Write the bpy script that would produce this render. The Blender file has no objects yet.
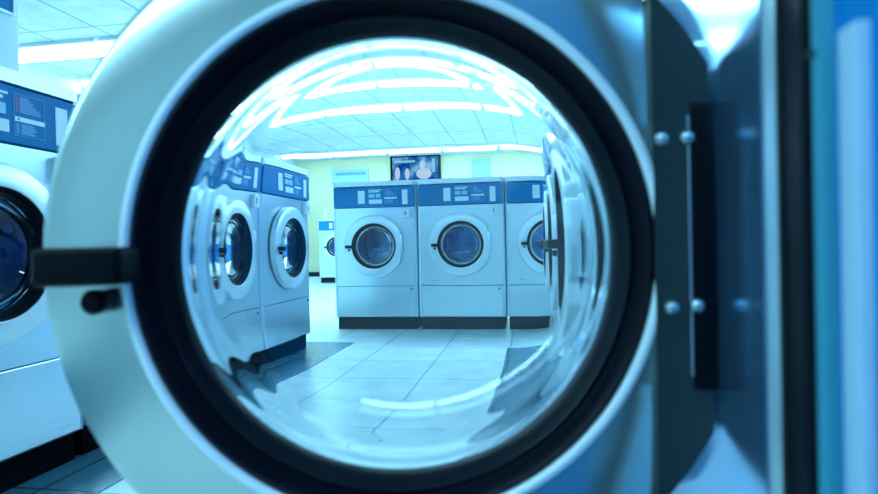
import bpy, bmesh, math, random
from mathutils import Vector, Matrix
random.seed(4)
PI = math.pi
S = bpy.context.scene
C = S.collection
R = math.radians

# ---------------------------------------------------------------- camera, world, exposure
CAMZ = 0.667
YAW = 9.5
cam_d = bpy.data.cameras.new('camera')
cam = bpy.data.objects.new('camera', cam_d); C.objects.link(cam)
S.camera = cam
cam_d.sensor_width = 36.0
cam_d.lens = 24.6
cam_d.clip_start = 0.01
cam.matrix_world = (Matrix.Translation((0, 0, CAMZ)) @ Matrix.Rotation(R(YAW), 4, 'Z')
                    @ Matrix.Rotation(R(90.0 - 0.3), 4, 'X') @ Matrix.Rotation(R(-1.2), 4, 'Z'))
cam_d.dof.use_dof = True
cam_d.dof.focus_distance = 3.2
cam_d.dof.aperture_fstop = 6.0

w = bpy.data.worlds.new('world'); S.world = w
w.use_nodes = True
bg = w.node_tree.nodes['Background']
bg.inputs[0].default_value = (0.02, 0.16, 0.55, 1)
bg.inputs[1].default_value = 0.25

S.view_settings.view_transform = 'Standard'
S.view_settings.look = 'None'
S.view_settings.gamma = 1.0
S.view_settings.use_curve_mapping = False
S.view_settings.exposure = 0.0
cy = S.cycles
cy.max_bounces = 14; cy.transmission_bounces = 12; cy.glossy_bounces = 6; cy.diffuse_bounces = 4
cy.transparent_max_bounces = 16
cy.sample_clamp_indirect = 6.0

TUBE_COL = (0.37, 0.76, 1.0)
TUBE_POWER = 29.0

# ---------------------------------------------------------------- materials
def principled(name, col, rough=0.5, metal=0.0, **kw):
    m = bpy.data.materials.new(name); m.use_nodes = True
    b = m.node_tree.nodes['Principled BSDF']
    b.inputs['Base Color'].default_value = (*col, 1)
    b.inputs['Roughness'].default_value = rough
    b.inputs['Metallic'].default_value = metal
    for k, v in kw.items():
        b.inputs[k.replace('_', ' ')].default_value = v
    return m
def nodes(m):
    nt = m.node_tree
    return nt, nt.nodes, nt.links, nt.nodes['Principled BSDF']
def vary(m, scale, c1, c2, rough=None, stretch=(1, 1, 1), bump=0.0):
    nt, N, L, b = nodes(m)
    tc = N.new('ShaderNodeTexCoord'); mp = N.new('ShaderNodeMapping')
    mp.inputs['Scale'].default_value = stretch
    nz = N.new('ShaderNodeTexNoise'); nz.inputs['Scale'].default_value = scale
    nz.inputs['Detail'].default_value = 4
    cr = N.new('ShaderNodeMix'); cr.data_type = 'RGBA'
    cr.inputs[6].default_value = (*c1, 1); cr.inputs[7].default_value = (*c2, 1)
    L.new(tc.outputs['Object'], mp.inputs[0]); L.new(mp.outputs[0], nz.inputs['Vector'])
    L.new(nz.outputs[0], cr.inputs[0]); L.new(cr.outputs[2], b.inputs['Base Color'])
    if rough:
        mr = N.new('ShaderNodeMapRange'); mr.inputs[3].default_value = rough[0]; mr.inputs[4].default_value = rough[1]
        L.new(nz.outputs[0], mr.inputs[0]); L.new(mr.outputs[0], b.inputs['Roughness'])
    if bump:
        bp = N.new('ShaderNodeBump'); bp.inputs['Strength'].default_value = bump; bp.inputs['Distance'].default_value = 0.002
        L.new(nz.outputs[0], bp.inputs['Height']); L.new(bp.outputs[0], b.inputs['Normal'])
    return m
def emit(name, col, s):
    m = bpy.data.materials.new(name); m.use_nodes = True
    nt = m.node_tree; nt.nodes.clear()
    e = nt.nodes.new('ShaderNodeEmission'); e.inputs[0].default_value = (*col, 1); e.inputs[1].default_value = s
    o = nt.nodes.new('ShaderNodeOutputMaterial'); nt.links.new(e.outputs[0], o.inputs[0])
    return m

M = {}
M['steel'] = vary(principled('brushed_steel', (.6, .72, .78), .3, .75), 6, (.64, .77, .82), (.72, .84, .88), (.24, .36), (1, 1, 12))
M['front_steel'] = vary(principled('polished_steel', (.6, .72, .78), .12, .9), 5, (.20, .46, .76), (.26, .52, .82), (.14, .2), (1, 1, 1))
M['door_steel'] = vary(principled('door_steel', (.6, .72, .74), .3, .9), 5, (.46, .56, .52), (.52, .62, .58), (.19, .24), (3, 1, 1))
M['door_white'] = vary(principled('door_white', (.75, .85, .88), .3, .3), 5, (.74, .86, .90), (.80, .90, .94), (.25, .35))
M['trim'] = principled('bright_trim', (.86, .94, .95), .3, .15)
M['rubber'] = vary(principled('black_rubber', (.003, .005, .012), .32, 0, Specular_IOR_Level=.15), 30, (.0008, .0016, .005), (.0016, .003, .009), (.35, .5))
M['plinth'] = vary(principled('plinth_black', (.008, .012, .02), .8, 0, Specular_IOR_Level=.05), 20, (.0004, .001, .004), (.0008, .002, .006), (.7, .9))
M['console'] = vary(principled('console_blue', (.0, .2, .45), .55, 0, Specular_IOR_Level=.15), 8, (.0, .19, .44), (.0, .22, .50), (.5, .6))
M['cabinet'] = vary(principled('cabinet_blue', (.0, .16, .60), .55, 0, Specular_IOR_Level=.1), 6, (.0, .24, .62), (.0, .28, .70), (.5, .6))
M['dark_plate'] = vary(principled('hinge_plate_dark', (.03, .045, .045), .38, .5), 14, (.022, .036, .036), (.045, .062, .06), (.3, .45))
M['chrome'] = principled('chrome', (.75, .88, .92), .16, .85)
M['bolt'] = principled('bolt_steel', (.35, .45, .48), .25, .9)
M['handle'] = vary(principled('handle_black', (.006, .008, .014), .35, 0, Specular_IOR_Level=.12), 30, (.0006, .0012, .003), (.0012, .002, .005), (.3, .45))
M['label'] = principled('label_white', (.85, .93, .95), .4)
M['cyan'] = principled('label_cyan', (.25, .68, .85), .35)
M['lines'] = principled('label_line_blue', (.12, .42, .75), .4)
M['red'] = principled('label_red', (.42, .16, .35), .4)
M['drum'] = vary(principled('drum_steel', (.3, .36, .4), .3, .9), 40, (.04, .26, .46), (.08, .34, .56), (.2, .4))
M['box_white'] = principled('coin_box_white', (.82, .9, .93), .35)
M['ceil_frame'] = principled('fixture_white', (.7, .76, .78), .5)
M['tube'] = emit('tube_light', TUBE_COL, TUBE_POWER)
M['pillar'] = vary(principled('pillar_paint', (.7, .8, .82), .6), 3, (.68, .80, .84), (.74, .84, .88))
M['wall'] = vary(principled('wall_cream', (.85, .85, .55), .7), 2, (.56, .54, .30), (.62, .59, .34))
M['wall_grey'] = vary(principled('wall_pale', (.6, .68, .7), .7), 2, (.52, .62, .66), (.58, .68, .72))
M['pale_panel'] = vary(principled('pale_panel', (.4, .6, .75), .6, 0, Specular_IOR_Level=.2), 6, (.40, .60, .74), (.46, .66, .80))
M['edge_teal'] = principled('edge_teal', (.05, .32, .42), .5, 0, Specular_IOR_Level=.2)
M['wall_blue_fill'] = vary(principled('wall_blue_fill', (.0, .2, .6), .7), 2, (.0, .18, .55), (.01, .22, .62))
M['laundry'] = vary(principled('laundry_cloth', (.5, .65, .8), .9), 18, (.25, .45, .65), (.7, .82, .9), None, (1, 1, 1), .6)

def glass_mat():
    m = bpy.data.materials.new('clear_glass'); m.use_nodes = True
    nt = m.node_tree; nt.nodes.clear()
    g = nt.nodes.new('ShaderNodeBsdfGlass'); g.inputs['Color'].default_value = (.93, .98, 1, 1)
    g.inputs['Roughness'].default_value = 0.0; g.inputs['IOR'].default_value = 1.47
    o = nt.nodes.new('ShaderNodeOutputMaterial'); nt.links.new(g.outputs[0], o.inputs[0])
    return m
def thin_glass():
    m = bpy.data.materials.new('window_glass'); m.use_nodes = True
    nt = m.node_tree; nt.nodes.clear(); N = nt.nodes; L = nt.links
    t = N.new('ShaderNodeBsdfTransparent'); t.inputs[0].default_value = (.30, .70, .95, 1)
    g = N.new('ShaderNodeBsdfGlossy'); g.inputs['Roughness'].default_value = .04
    f = N.new('ShaderNodeFresnel'); f.inputs[0].default_value = 1.55
    mx = N.new('ShaderNodeMixShader'); o = N.new('ShaderNodeOutputMaterial')
    L.new(f.outputs[0], mx.inputs[0]); L.new(t.outputs[0], mx.inputs[1]); L.new(g.outputs[0], mx.inputs[2]); L.new(mx.outputs[0], o.inputs[0])
    return m
M['glass'] = glass_mat()
M['thin_glass'] = thin_glass()

def grid_mat(name, base1, base2, line, sx, sy, lw, rough, spec=.5, rot=0.0):
    m = principled(name, base1, rough); nt, N, L, b = nodes(m)
    tc = N.new('ShaderNodeTexCoord'); mp = N.new('ShaderNodeMapping')
    mp.inputs['Location'].default_value = (.13, .21, 0)
    br = N.new('ShaderNodeTexBrick'); br.offset = 0.0; br.squash = 1.0
    br.inputs['Color1'].default_value = (*base1, 1); br.inputs['Color2'].default_value = (*base2, 1)
    br.inputs['Mortar'].default_value = (*line, 1); br.inputs['Scale'].default_value = 1.0
    br.inputs['Mortar Size'].default_value = lw; br.inputs['Brick Width'].default_value = sx
    br.inputs['Row Height'].default_value = sy; br.inputs['Mortar Smooth'].default_value = .1
    L.new(tc.outputs['Object'], mp.inputs[0]); L.new(mp.outputs[0], br.inputs['Vector'])
    nz = N.new('ShaderNodeTexNoise'); nz.inputs['Scale'].default_value = 7; nz.inputs['Detail'].default_value = 5
    L.new(tc.outputs['Object'], nz.inputs['Vector'])
    mr = N.new('ShaderNodeMapRange'); mr.inputs[1].default_value = .3; mr.inputs[2].default_value = .7
    mr.inputs[3].default_value = .86; mr.inputs[4].default_value = 1.05
    L.new(nz.outputs[0], mr.inputs[0])
    mu = N.new('ShaderNodeMix'); mu.data_type = 'RGBA'; mu.blend_type = 'MULTIPLY'; mu.inputs[0].default_value = 1
    L.new(br.outputs[0], mu.inputs[6]); L.new(mr.outputs[0], mu.inputs[7])
    L.new(mu.outputs[2], b.inputs['Base Color'])
    b.inputs['Specular IOR Level'].default_value = spec
    return m
M['floor'] = grid_mat('floor_tiles', (.78, .88, .86), (.84, .92, .90), (.40, .53, .58), .42, .42, .005, .22)
M['floor_dark'] = grid_mat('dark_floor_bands', (.05, .16, .22), (.07, .19, .26), (.03, .07, .09), .42, .42, .006, .22)
M['ceiling'] = grid_mat('ceiling_tiles', (.58, .64, .66), (.61, .67, .69), (.25, .40, .48), .61, 1.22, .012, .8, .2)

# ---------------------------------------------------------------- mesh helpers
def link(name, bm, mat, parent=None, smooth=False, loc=None, auto=35):
    me = bpy.data.meshes.new(name)
    bmesh.ops.recalc_face_normals(bm, faces=bm.faces[:])
    bm.to_mesh(me); bm.free()
    me.materials.append(mat)
    if smooth:
        for p in me.polygons: p.use_smooth = True
        me.set_sharp_from_angle(angle=R(auto))
    o = bpy.data.objects.new(name, me); C.objects.link(o)
    if parent: o.parent = parent
    if loc: o.location = loc
    return o
def box(bm, x0, x1, y0, y1, z0, z1, bev=0.0, seg=2):
    r = bmesh.ops.create_cube(bm, size=1.0)
    vs = r['verts']
    for v in vs:
        v.co = Vector(((x0 + x1) / 2 + v.co.x * (x1 - x0), (y0 + y1) / 2 + v.co.y * (y1 - y0), (z0 + z1) / 2 + v.co.z * (z1 - z0)))
    if bev:
        es = list({e for v in vs for e in v.link_edges})
        bmesh.ops.bevel(bm, geom=es, offset=bev, segments=seg, affect='EDGES', profile=.5)
def lathe(bm, prof, cx=0, cz=0, seg=96, closed=True):
    """profile of (radius, y) turned about the y axis through (cx, cz)"""
    rings = []
    for r, y in prof:
        if r < 1e-6:
            rings.append([bm.verts.new((cx, y, cz))])
        else:
            rings.append([bm.verts.new((cx + r * math.cos(2 * PI * k / seg), y, cz + r * math.sin(2 * PI * k / seg))) for k in range(seg)])
    pairs = list(zip(rings, rings[1:])) + ([(rings[-1], rings[0])] if closed else [])
    for a, b in pairs:
        for k in range(seg):
            k2 = (k + 1) % seg
            if len(a) == 1 and len(b) == 1: break
            if len(a) == 1: bm.faces.new((a[0], b[k], b[k2]))
            elif len(b) == 1: bm.faces.new((a[k], b[0], a[k2]))
            else: bm.faces.new((a[k], b[k], b[k2], a[k2]))
def prism(bm, pts, z0, z1, cap=True, closed=True):
    lo = [bm.verts.new((x, y, z0)) for x, y in pts]; hi = [bm.verts.new((x, y, z1)) for x, y in pts]
    n = len(pts)
    for i in range(n if closed else n - 1):
        j = (i + 1) % n
        bm.faces.new((lo[i], lo[j], hi[j], hi[i]))
    if cap:
        bm.faces.new(lo[::-1]); bm.faces.new(hi)
def empty(name, loc, rz, label, cat, group=None):
    o = bpy.data.objects.new(name, None); C.objects.link(o)
    o.location = loc; o.rotation_euler = (0, 0, rz); o.empty_display_size = .1
    o['label'] = label; o['category'] = cat
    if group: o['group'] = group
    return o
def struct(name, bm, mat, **k):
    o = link(name, bm, mat, **k); o['kind'] = 'structure'; return o
def tag(o, label, cat, group=None):
    o['label'] = label; o['category'] = cat
    if group: o['group'] = group
    return o
def copy_tree(o, parent=None):
    c = o.copy(); C.objects.link(c); c.parent = parent
    for ch in list(o.children): copy_tree(ch, c)
    return c
def child(o, name):
    return next(c for c in o.children if c.name.split('.')[0] == name)

# ---------------------------------------------------------------- the room
XL, XR, YB, YF, H = -5.2, 4.6, -3.2, 12.0, 2.62
bm = bmesh.new(); box(bm, XL - .1, XR + .1, YB - .1, YF + .1, -.1, 0); struct('floor', bm, M['floor'])
bm = bmesh.new(); box(bm, XL - .1, XR + .1, YB - .1, YF + .1, H, H + .1); struct('ceiling', bm, M['ceiling'])
bm = bmesh.new(); box(bm, XL - .1, XR + .1, YF, YF + .1, 0, H); struct('wall_back', bm, M['wall'])
bm = bmesh.new(); box(bm, XL - .1, XR + .1, YB - .1, YB, 0, H); struct('wall_front', bm, M['wall_grey'])
bm = bmesh.new(); box(bm, XL - .1, XL, YB, YF, 0, H); struct('wall_left', bm, M['wall_grey'])
bm = bmesh.new(); box(bm, XR, XR + .1, YB, YF, 0, H); struct('wall_right', bm, M['wall_blue_fill'])  # unseen wall, its blue put in to tint fill light and reflections
bm = bmesh.new(); box(bm, XL, XR, YF - .015, YF, 0, .1); struct('baseboard_back', bm, M['plinth'])

# tiled floor bands in a darker colour along both rows of machines
bm = bmesh.new(); box(bm, -2.3, -1.21, -3.1, 3.72, 0, .003); struct('floor_band_left', bm, M['floor_dark'])
bm = bmesh.new(); box(bm, -.15, .95, -3.1, 3.55, 0, .003); struct('floor_band_right', bm, M['floor_dark'])
# pillar behind the left island of washers
bm = bmesh.new(); box(bm, -2.62, -2.17, 1.80, 2.24, 0, H, .012)
struct('trim_1', bm, M['pillar'], smooth=True)
bm = bmesh.new(); box(bm, -2.168, -2.155, 1.70 + .13, 2.20, 1.66, 2.1, .003)
t = empty('notice_board', (-2.169, 2.02, 1.86), 0, 'blue notice board hung high on the pale pillar at the far left', 'notice board')
bm = bmesh.new(); box(bm, .0, .012, -.19, .175, -.19, .25, .003); link('board', bm, M['console'], t)
bm = bmesh.new()
for a in ((-.195, .18, -.2, -.19), (-.195, .18, .25, .26), (-.195, -.19, -.19, .25), (.175, .18, -.19, .25)):
    box(bm, .0, .016, a[0], a[1], a[2], a[3])
link('frame', bm, M['trim'], t)

# ceiling lights: rows of strip fixtures across the room
def make_light():
    t = empty('ceiling_light', (0, 0, H), 0, '', 'ceiling light')
    bm = bmesh.new(); box(bm, -.55, .55, -.19, .19, -.035, 0, .004); link('housing', bm, M['ceil_frame'], t)
    bm = bmesh.new()
    pts = [(-.12, -.036)] + [(.12 * math.sin(a), -.036 - .06 * math.cos(a)) for a in [(-80 + 20 * k) * PI / 180 for k in range(9)]] + [(.12, -.036)]
    v0 = [bm.verts.new((-.525, y, z)) for y, z in pts]; v1 = [bm.verts.new((.525, y, z)) for y, z in pts]
    for i in range(len(pts) - 1): bm.faces.new((v0[i], v0[i + 1], v1[i + 1], v1[i]))
    bm.faces.new(v0); bm.faces.new(v1[::-1])
    link('diffuser', bm, M['tube'], t, smooth=True)
    return t
rows = [(-1.2, 'added unseen behind the viewer'), (5.1, 'nearest beyond the door'), (6.15, 'second beyond the door'), (7.5, 'before the last'), (11.0, 'along the back wall')]  # the row behind the viewer is added to light the door disc
lamp0 = make_light(); first = True
for ry, words in rows:
    for k in range(8 if ry > 0 else 5):
        x = -4.55 + k * 1.14 + .02
        o = lamp0 if first else copy_tree(lamp0)
        first = False
        o.location = (x, ry, H)
        o['label'] = 'glowing strip light in ceiling row %s, %s from the left' % (words, ('first', 'second', 'third', 'fourth', 'fifth', 'sixth', 'seventh', 'eighth')[k])
        o['group'] = 'strip lights of the ceiling row %s' % words

# ---------------------------------------------------------------- washers
ZC = .665            # height of every door's centre
W2 = .3425           # half width
NF, NB = 2.35, 2.45
def bowl_profiles():
    fr, bk = [], []
    for k in range(65):
        a = PI / 2 * k / 64
        c, s_ = max(math.cos(a), 0), math.sin(a)
        rp = .0006 * math.sin(a * 26) * max(0, math.sin(min(a * 5.5, PI))) + .00012 * math.sin(a * 15) * max(0, math.sin(min(a * 3.1, PI)))
        fr.append((.1628 * c ** (2 / NF), -.012 + .089 * s_ ** (2 / NF))); bk.append((.1722 * c ** (2 / NB) + rp, -.012 + .096 * s_ ** (2 / NB)))
    fr[-1] = (0, fr[-1][1]); bk[-1] = (0, bk[-1][1])
    return fr, bk
def washer(name, x, y, rot, label, group, open_door=False):
    t = empty(name, (x, y, 0), rot, label, 'washing machine', group)
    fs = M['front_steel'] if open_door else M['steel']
    # body shell with rounded front corners
    rc = .024
    pr = [(W2 - rc, 0)] + [(W2 - rc + rc * math.sin(a), rc - rc * math.cos(a)) for a in [k * PI / 12 for k in range(1, 7)]] + [(W2, .72)]
    pts = pr + [(-px, py) for px, py in reversed(pr)]
    bm = bmesh.new(); prism(bm, pts, .1, 1.139, cap=False, closed=False)
    lo = [bm.verts.new((px, py, .1)) for px, py in pts]; bm.faces.new(lo)
    link('body', bm, M['steel'], t, smooth=True)
    bm = bmesh.new(); prism(bm, [(W2 - .03, -.006), (W2 - .008, 0), (W2, .012), (W2, .72), (-W2, .72), (-W2, .012), (-W2 + .008, 0), (-W2 + .03, -.006)], 1.141, 1.178)
    link('top_panel', bm, M['door_white'], t)
    bm = bmesh.new(); box(bm, -W2 + .02, W2 - .02, .03, .7, 0, .1); link('plinth', bm, M['plinth'], t)
    # lower access panel
    bm = bmesh.new(); box(bm, -W2 + rc + .001, W2 - rc - .001, -.001, .012, .103, .343, .003); link('access_panel', bm, M['steel'], t)
    # front panel with the round opening
    bm = bmesh.new(); n = 96; xa = W2 - rc - .001; z0, z1 = .347, .968; ro = .178
    ring = {}
    def rect_pt(a):
        c, s = math.cos(a), math.sin(a)
        tx = xa / abs(c) if abs(c) > 1e-9 else 1e9
        tz = ((z1 - ZC) if s > 0 else (ZC - z0)) / abs(s) if abs(s) > 1e-9 else 1e9
        q = min(tx, tz); return c * q, ZC + s * q
    corners = [math.atan2(z1 - ZC, xa), math.atan2(z1 - ZC, -xa), math.atan2(z0 - ZC, -xa) + 2 * PI, math.atan2(z0 - ZC, xa) + 2 * PI]
    angs = [2 * PI * k / n for k in range(n)]
    for cc in corners:
        i = min(range(n), key=lambda k: abs(angs[k] - cc)); angs[i] = cc
    vi = []; vo = []; vb = []; vob = []
    for a in angs:
        px, pz = rect_pt(a)
        vi.append(bm.verts.new((ro * math.cos(a), -.001, ZC + ro * math.sin(a)))); vo.append(bm.verts.new((px, -.001, pz)))
        vb.append(bm.verts.new((ro * math.cos(a), .012, ZC + ro * math.sin(a)))); vob.append(bm.verts.new((px, .012, pz)))
    for k in range(n):
        j = (k + 1) % n
        bm.faces.new((vi[k], vo[k], vo[j], vi[j])); bm.faces.new((vi[k], vi[j], vb[j], vb[k])); bm.faces.new((vo[k], vob[k], vob[j], vo[j]))
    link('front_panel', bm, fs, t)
    if open_door:
        bm = bmesh.new(); lathe(bm, [(.172, .004), (.174, -.012), (.180, -.018), (.200, -.012), (.206, -.006), (.212, -.014), (.228, -.017), (.236, -.012), (.238, -.001)], 0, ZC)
        for v in bm.verts: v.co.x = min(v.co.x, .182)
        link('bezel', bm, M['chrome'], t, smooth=True)
    bm = bmesh.new(); lathe(bm, [(.160, .02), (.160, .004), (.168, -.004), (.178, .0), (.178, .03), (.17, .04)], 0, ZC, 64); link('tub_seal', bm, M['rubber'], t, smooth=True)
    bm = bmesh.new(); lathe(bm, [(.170, .03), (.205, .06), (.215, .10), (.215, .42), (.20, .44), (0, .44)], 0, ZC, 64, closed=False)
    for k in range(3):
        a = 2 * PI * k / 3 + .4
        r1 = .215; cx, cz = r1 * math.cos(a), ZC + r1 * math.sin(a)
        m0 = len(bm.verts)
        box(bm, -.045, .0, .11, .41, -.018, .018, .008)
        bm.verts.ensure_lookup_table()
        for v in bm.verts[m0:]:
            x_, z_ = v.co.x, v.co.z
            v.co.x = cx + x_ * math.cos(a) - z_ * math.sin(a); v.co.z = cz + x_ * math.sin(a) + z_ * math.cos(a)
    link('drum', bm, M['drum'], t, smooth=True)
    # console
    co = None
    bm = bmesh.new(); box(bm, -W2 + .012, W2 - .012, -.012, .03, .973, 1.132, .004); co = link('console', bm, M['console'], t)
    def dec(nm, mat, x0, x1, z0, z1, th=.0022):
        bm = bmesh.new(); box(bm, x0, x1, -.012 - th, -.0115, z0, z1); return link(nm, bm, mat, co)
    dec('price_tag', M['label'], -.128, -.072, 1.003, 1.105)
    dec('display', M['cyan'], -.040, .008, 1.048, 1.078); dec('display', M['cyan'], .018, .058, 1.048, 1.078)
    dec('button_strip', M['label'], -.038, .068, 1.000, 1.034)
    dec('tag', M['label'], .232, .276, .99, 1.105)
    bm = bmesh.new()
    box(bm, -.040, .066, -.014, -.0115, 1.104, 1.111); box(bm, -.040, .050, -.014, -.0115, 1.090, 1.099)
    link('lettering', bm, M['label'], co)
    bm = bmesh.new()
    for a in ((.086, .190, 1.112, 1.1135), (.086, .190, .996, .9975), (.086, .0875, .996, 1.1135), (.1885, .190, .996, 1.1135)):
        box(bm, a[0], a[1], -.0135, -.0115, a[2], a[3])
    for k in range(8):
        L_ = (.03, .038, .048, .044, .056, .066, .07, .074)[k]
        box(bm, .104, .104 + L_, -.0135, -.0115, 1.103 - k * .0058, 1.1065 - k * .0058)
    for k in range(5):
        box(bm, .092, .102, -.0135, -.0115, 1.026 - k * .006, 1.030 - k * .006); box(bm, .108, .15 + .006 * (k % 3), -.0135, -.0115, 1.026 - k * .006, 1.030 - k * .006)
    link('program_list', bm, M['lines'], co)
    bm = bmesh.new()
    for k in range(8): box(bm, .0905, .099, -.0138, -.0115, 1.103 - k * .0058, 1.1065 - k * .0058)
    box(bm, .096, .101, -.0155, -.0115, 1.040, 1.045)
    link('program_marks', bm, M['red'], co)
    dec('start_bar', M['label'], .088, .19, 1.036, 1.049)
    # coin box under the console
    bm = bmesh.new(); box(bm, .228, .298, -.03, .0, .880, .955, .006); cb = link('coin_box', bm, M['box_white'], t, smooth=True)
    bm = bmesh.new(); box(bm, .255, .262, -.0315, -.029, .905, .935); link('coin_slot', bm, M['rubber'], cb)
    # lock on the access panel
    bm = bmesh.new(); lathe(bm, [(0, -.006), (.008, -.006), (.010, 0)], .29, .32, 20, closed=False); link('lock', bm, M['bolt'], t, smooth=True)
    # ------------ door, built about its hinge: local origin = hinge, centre of the disc at x=-HX
    HX = .217
    bm = bmesh.new()
    lathe(bm, [(.1815, -.008), (.1815, -.036), (.186, -.042), (.238, -.042), (.245, -.038), (.247, -.031), (.247, -.008)], -HX, 0, 128)
    for v in bm.verts:
        if v.co.x > -.003: v.co.x = -.003
    d = link('door', bm, M['door_steel'] if open_door else M['door_white'], t, smooth=True)
    bm = bmesh.new(); lathe(bm, [(.1835 + .0042 * math.cos(a), -.0425 + .0042 * math.sin(a)) for a in [k * PI / 5 for k in range(10)]], -HX, 0, 128)
    link('trim_ring', bm, M['trim'], d, smooth=True)
    bm = bmesh.new()
    lathe(bm, [(.1812, -.010), (.1812, -.038), (.1795, -.044), (.176, -.046), (.1725, -.043), (.1715, -.036), (.169, -.033), (.1655, -.034), (.1645, -.030), (.162, -.024), (.1605, -.020), (.1595, -.016), (.159, -.011), (.159, -.009), (.176, -.009)], -HX, 0, 128)
    link('gasket', bm, M['rubber'], d, smooth=True, auto=60)
    bm = bmesh.new()
    fr, bk = bowl_profiles()
    if open_door:
        lathe(bm, fr + bk[::-1], -HX, 0, 128, closed=False)
        # close the rim
        bm.verts.ensure_lookup_table()
        a0 = [bm.verts[k] for k in range(128)]
        b0 = bm.verts[len(bm.verts) - 128:]
        for k in range(128):
            j = (k + 1) % 128
            bm.faces.new((a0[k], a0[j], b0[j], b0[k]))
        link('glass_bowl', bm, M['glass'], d, smooth=True, auto=60)
    else:
        lathe(bm, fr, -HX, 0, 64, closed=False); link('glass_bowl', bm, M['thin_glass'], d, smooth=True)
    # latch handle
    bm = bmesh.new(); box(bm, -HX - .222, -HX - .172, -.084, -.042, -.016, .009, .004, 3)
    for v in bm.verts:
        if v.co.x > -HX - .185 and v.co.y < -.06: v.co.y += .012
    h = link('handle', bm, M['handle'], d, smooth=True)
    bm = bmesh.new(); lathe(bm, [(0, -.060), (.006, -.0595), (.0085, -.056), (.0085, -.048), (.007, -.042)], -HX - .199, -.028, 28, closed=False)
    link('latch_knob', bm, M['handle'], h, smooth=True)
    # hinge plate: the slice of the disc by the hinge
    if open_door:
        bm = bmesh.new(); x0, x1 = -HX + .1785, -.002; rr = .2475
        out = []
        for k in range(25):
            xx = x0 + (x1 - x0) * k / 24
            out.append((xx, math.sqrt(rr * rr - (xx + HX) ** 2)))
        poly = out + [(xx, -z) for xx, z in reversed(out)]
        f0 = [bm.verts.new((x_, -.0465, z_)) for x_, z_ in poly]; f1 = [bm.verts.new((x_, -.004, z_)) for x_, z_ in poly]
        bm.faces.new(f0); bm.faces.new(f1[::-1])
        for k in range(len(poly)):
            j = (k + 1) % len(poly); bm.faces.new((f0[k], f1[k], f1[j], f0[j]))
        hp = link('hinge_plate', bm, M['dark_plate'], d)
        bm = bmesh.new(); box(bm, -.0165, -.0150, -.0480, -.045, -.085, .088, .0006); link('hinge_edge', bm, M['bolt'], d)
        for (bx, bz) in ((.184, .073), (.2005, .0735), (.1885, -.039), (.205, -.038)):
            bm = bmesh.new(); r_ = .0054
            lathe(bm, [(0, -.0520), (r_ * .55, -.0512), (r_ * .9, -.049), (r_, -.0465), (r_, -.040)], -HX + bx, bz, 24, closed=False)
            b_ = link('bolt', bm, M['bolt'], d, smooth=True, auto=70)
        bm = bmesh.new(); box(bm, -.015, .003, -.0485, -.006, -.095, .098, .003); link('hinge', bm, M['handle'], d, smooth=True)
        bm = bmesh.new(); box(bm, W2 - .004, W2 + .030, -.002, .3, .12, 1.13, .003); sl = link('gap_filler', bm, M['rubber'], t)  # black filler strip added so the gap between machines stays dark
        bm = bmesh.new(); box(bm, W2 + .004, W2 + .0055, -.004, .0, .12, 1.13); link('gap_filler_line', bm, M['dark_plate'], sl)
        # the door stands open: its hinge on the machine's near side
        d.rotation_euler = (0, 0, R(YAW - 2.0) - rot)
        cs, sn = math.cos(R(YAW)), math.sin(R(YAW))
        cx_, cy_ = .184, .4445
        wx, wy = cx_ * cs - cy_ * sn, cx_ * sn + cy_ * cs
        v = Matrix.Rotation(-rot, 4, 'Z') @ Vector((wx - x, wy - y, 0))
        d.location = (v.x, v.y, ZC - .0045)
    else:
        bm = bmesh.new(); box(bm, -.012, .014, -.044, -.004, -.07, .09, .004); link('hinge', bm, M['steel'], d, smooth=True)
        d.location = (HX, 0, ZC)
    return t

def add_laundry(t, s=1.0, seed=1):
    rnd = random.Random(seed)
    bm = bmesh.new(); bmesh.ops.create_icosphere(bm, subdivisions=4, radius=1)
    for v in bm.verts:
        c = v.co
        n = .12 * math.sin(7 * c.x + seed) * math.cos(6 * c.z + 2 * seed) + .08 * math.sin(13 * c.z + 5 * c.y)
        v.co = c * (1 + n)
        v.co.x *= .15 * s; v.co.y *= .09; v.co.z *= .11 * s
    return link('laundry', bm, M['laundry'], None, smooth=True)

# narrow filler unit between the near washer and the rest of the left row
fu = empty('filler_cabinet', (-1.45, 1.942, 0), PI / 2, 'narrow pale steel cabinet closing the gap beside the near left washer', 'cabinet')
bm = bmesh.new(); box(bm, -.220, .220, .0, .7, .1, 1.178, .008); link('body', bm, M['steel'], fu, smooth=True)
bm = bmesh.new(); box(bm, -.215, .215, -.006, .004, .973, 1.132, .003); hd_ = link('header_panel', bm, M['console'], fu)
bm = bmesh.new(); box(bm, .10, .15, -.008, -.004, .99, 1.105); link('tag', bm, M['label'], hd_)
bm = bmesh.new(); box(bm, -.215, .215, -.004, .004, .11, .962, .003); link('door_panel', bm, M['steel'], fu)
bm = bmesh.new(); box(bm, -.21, .21, .03, .68, 0, .1); link('plinth', bm, M['plinth'], fu)
# the washer with the open door (right row)
XFR = .117
ow = washer('washing_machine', XFR, .657, -PI / 2, 'steel front-loading washer whose open round door fills the view', None, True)

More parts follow.
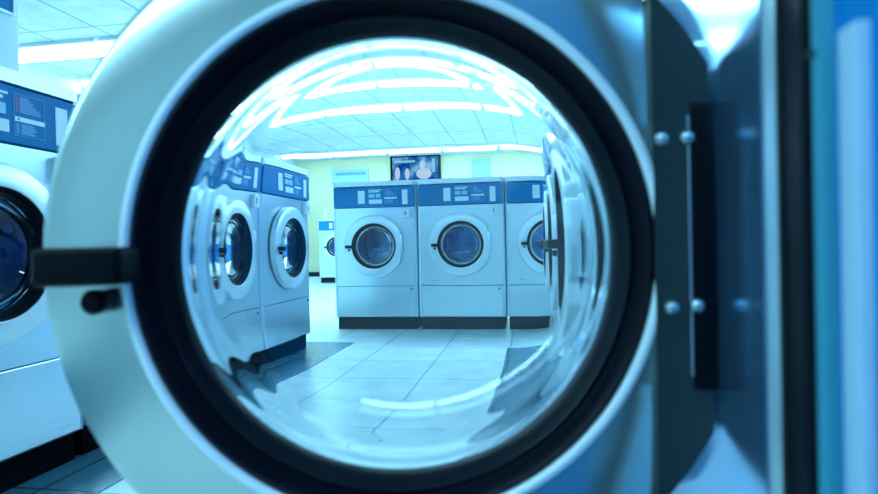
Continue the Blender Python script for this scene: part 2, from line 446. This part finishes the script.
# one closed washer, then copies
cw = washer('washing_machine', 0, 0, 0, '', None)
cw['group'] = 'closed front-loading washers'
spots = []
XLR = -1.45
LY = 1.372
spots.append((XLR, LY, PI / 2, 'pale steel washer at the left edge of the picture, directly beside the open door'))
for i, wd in enumerate(('steel washer of the left row cut by the left rim of the glass', 'last washer of the left row, at the corner of the aisle')):
    spots.append((XLR, 2.51 + .69 * i, PI / 2, wd))
FY = 4.30
for i, wd in enumerate(('leftmost washer of the facing row seen through the glass', 'middle washer of the facing row, below and right of the wall screen',
                        'right washer of the facing row, half lost in the curved glass')):
    spots.append((-1.56 + .345 + .69 * i, FY, 0, wd))
for i, wd in enumerate(('washer standing right behind the open-doored one in the right row', 'third washer of the right row, behind the glass rim', 'last washer of the right row, only its black handle standing clear')):
    spots.append((XFR, .657 + .69 * (i + 1), -PI / 2, wd))
spots.append((-3.50, 9.8, 0, 'small distant washer in the gap between the left row and the facing row'))
for i, (x, y, r_, lb) in enumerate(spots):
    o = cw if i == 0 else copy_tree(cw)
    o.location = (x, y, 0); o.rotation_euler = (0, 0, r_); o['label'] = lb
for i, lb in ((3, 'bundle of pale laundry inside the leftmost facing washer'), (4, 'bundle of pale laundry inside the middle facing washer')):
    x, y, r_, _ = spots[i]
    l = add_laundry(None, .9, i); l.location = (x + .02, y + .26, ZC - .10); tag(l, lb, 'laundry', 'laundry in the facing washers')

# ---------------------------------------------------------------- blue cabinet next to the camera
cab = empty('service_cabinet', (XFR, -.081, 0), -PI / 2, 'blue painted cabinet with a pale inset panel at the right edge', 'cabinet')
bm = bmesh.new(); box(bm, -.355, .355, .002, .7, .1, 1.5, .004); link('body', bm, M['cabinet'], cab, smooth=True)
bm = bmesh.new(); box(bm, -.355, -.347, -.004, .02, .1, 1.5, .002); ed = link('edge_trim', bm, M['edge_teal'], cab, smooth=True)
bm = bmesh.new(); lathe(bm, [(0, -.0075), (.0012, -.007), (.0018, -.004)], -.3510, .742, 16, closed=False); link('screw', bm, M['dark_plate'], ed, smooth=True)
bm = bmesh.new(); box(bm, -.334, -.320, -.003, .003, .42, .745, .001); link('inset_panel', bm, M['pale_panel'], cab, smooth=True)
bm = bmesh.new(); box(bm, -.33, .33, .03, .68, 0, .1); link('plinth', bm, M['plinth'], cab)

# ---------------------------------------------------------------- things on the back wall
tv = empty('wall_screen', (-2.42, 11.98, 2.34), 0, 'lit television screen on the cream back wall above the washers', 'television')
bm = bmesh.new(); box(bm, -.56, .56, -.07, 0, -.285, .285, .01); link('casing', bm, M['plinth'], tv, smooth=True)
m = bpy.data.materials.new('screen_picture'); m.use_nodes = True
nt = m.node_tree; nt.nodes.clear(); N = nt.nodes; L = nt.links
tc = N.new('ShaderNodeTexCoord'); nz = N.new('ShaderNodeTexNoise'); nz.inputs['Scale'].default_value = 4.5; nz.inputs['Detail'].default_value = 2
cr = N.new('ShaderNodeValToRGB'); cr.color_ramp.elements[0].position = .38; cr.color_ramp.elements[0].color = (.0, .05, .35, 1)
cr.color_ramp.elements[1].position = .66; cr.color_ramp.elements[1].color = (.30, .60, .95, 1)
e = cr.color_ramp.elements.new(.5); e.color = (.02, .25, .6, 1)
em = N.new('ShaderNodeEmission'); em.inputs[1].default_value = .8; ou = N.new('ShaderNodeOutputMaterial')
L.new(tc.outputs['Object'], nz.inputs['Vector']); L.new(nz.outputs[0], cr.inputs[0]); L.new(cr.outputs[0], em.inputs[0]); L.new(em.outputs[0], ou.inputs[0])
bm = bmesh.new(); box(bm, -.51, .51, -.074, -.069, -.25, .25); scr = link('screen', bm, m, tv)
def blob(bm, cx, cz, rx, rz, y=-.0752, n=28):
    vs = [bm.verts.new((cx + rx * math.cos(2 * PI * k / n), y, cz + rz * math.sin(2 * PI * k / n))) for k in range(n)]
    vb = [bm.verts.new((v.co.x, y + .002, v.co.z)) for v in vs]
    bm.faces.new(vs); bm.faces.new(vb[::-1])
    for k in range(n): bm.faces.new((vs[k], vb[k], vb[(k + 1) % n], vs[(k + 1) % n]))
bm = bmesh.new(); blob(bm, .16, .07, .065, .10); blob(bm, .19, -.12, .17, .12, -.0756); blob(bm, -.40, -.10, .06, .14); blob(bm, -.18, -.12, .05, .13)
link('picture_figures', bm, emit('screen_figure', (.62, .75, 1.0), .85), scr)
bm = bmesh.new(); box(bm, -.47, .0, -.0765, -.0745, .13, .18); box(bm, .38, .44, -.0765, -.0745, -.1, .2)
link('picture_caption', bm, emit('screen_caption', (.35, .72, 1.0), .8), scr)

sg = empty('wall_sign', (-3.92, 11.98, 2.25), 0, 'pale blue lettered sign on the back wall left of the screen', 'sign')
bm = bmesh.new(); box(bm, -.42, .42, -.02, 0, -.16, .13, .005); sb = link('board', bm, principled('sign_pale', (.28, .46, .60), .5), sg)
bm = bmesh.new(); rx = -.33; rnd = random.Random(9)
while rx < .34:
    wd = rnd.uniform(.025, .055); box(bm, rx, rx + wd, -.024, -.019, .005, .068); rx += wd + .016
link('lettering', bm, principled('sign_ink', (.05, .22, .38), .5), sb)
nb = bmesh.new(); box(nb, -.2, .2, -.02, 0, -.2, .2, .004)
o = link('notice', nb, principled('notice_pale', (.26, .42, .60), .5)); o.location = (-.98, 11.98, 2.30)
tag(o, 'plain pale blue notice on the back wall right of the screen', 'notice')
# bottles standing on the distant washer
for i, (dx, hh, rr) in enumerate(((-.26, .22, .04), (.05, .27, .045))):
    bm = bmesh.new()
    r_ = bmesh.ops.create_circle(bm, segments=4, radius=.001); bm.clear()
    prof = [(0, 0), (rr, 0), (rr, hh * .65), (rr * .8, hh * .75), (rr * .35, hh * .82), (rr * .35, hh * .86), (0, hh * .86)]
    n = 24; rings = []
    for r1, z1 in prof:
        rings.append([bm.verts.new((0, 0, z1))] if r1 == 0 else [bm.verts.new((r1 * math.cos(2 * PI * k / n), r1 * math.sin(2 * PI * k / n), z1)) for k in range(n)])
    for a, b in zip(rings, rings[1:]):
        for k in range(n):
            j = (k + 1) % n
            if len(a) == 1: bm.faces.new((a[0], b[k], b[j]))
            elif len(b) == 1: bm.faces.new((a[k], a[j], b[0]))
            else: bm.faces.new((a[k], a[j], b[j], b[k]))
    o = link('detergent_bottle', bm, M['box_white'] if i == 0 else M['cabinet'], None, smooth=True); o.location = (-3.5 + dx, 9.95, 1.178)
    tag(o, 'pale detergent bottle standing on the small distant washer' if i == 0 else 'blue detergent bottle standing on the small distant washer', 'bottle', 'detergent bottles on the distant washer')
    bm = bmesh.new(); box(bm, -rr * .4, rr * .4, -rr * .4, rr * .4, hh * .86, hh, .003); link('cap', bm, M['label'], o)
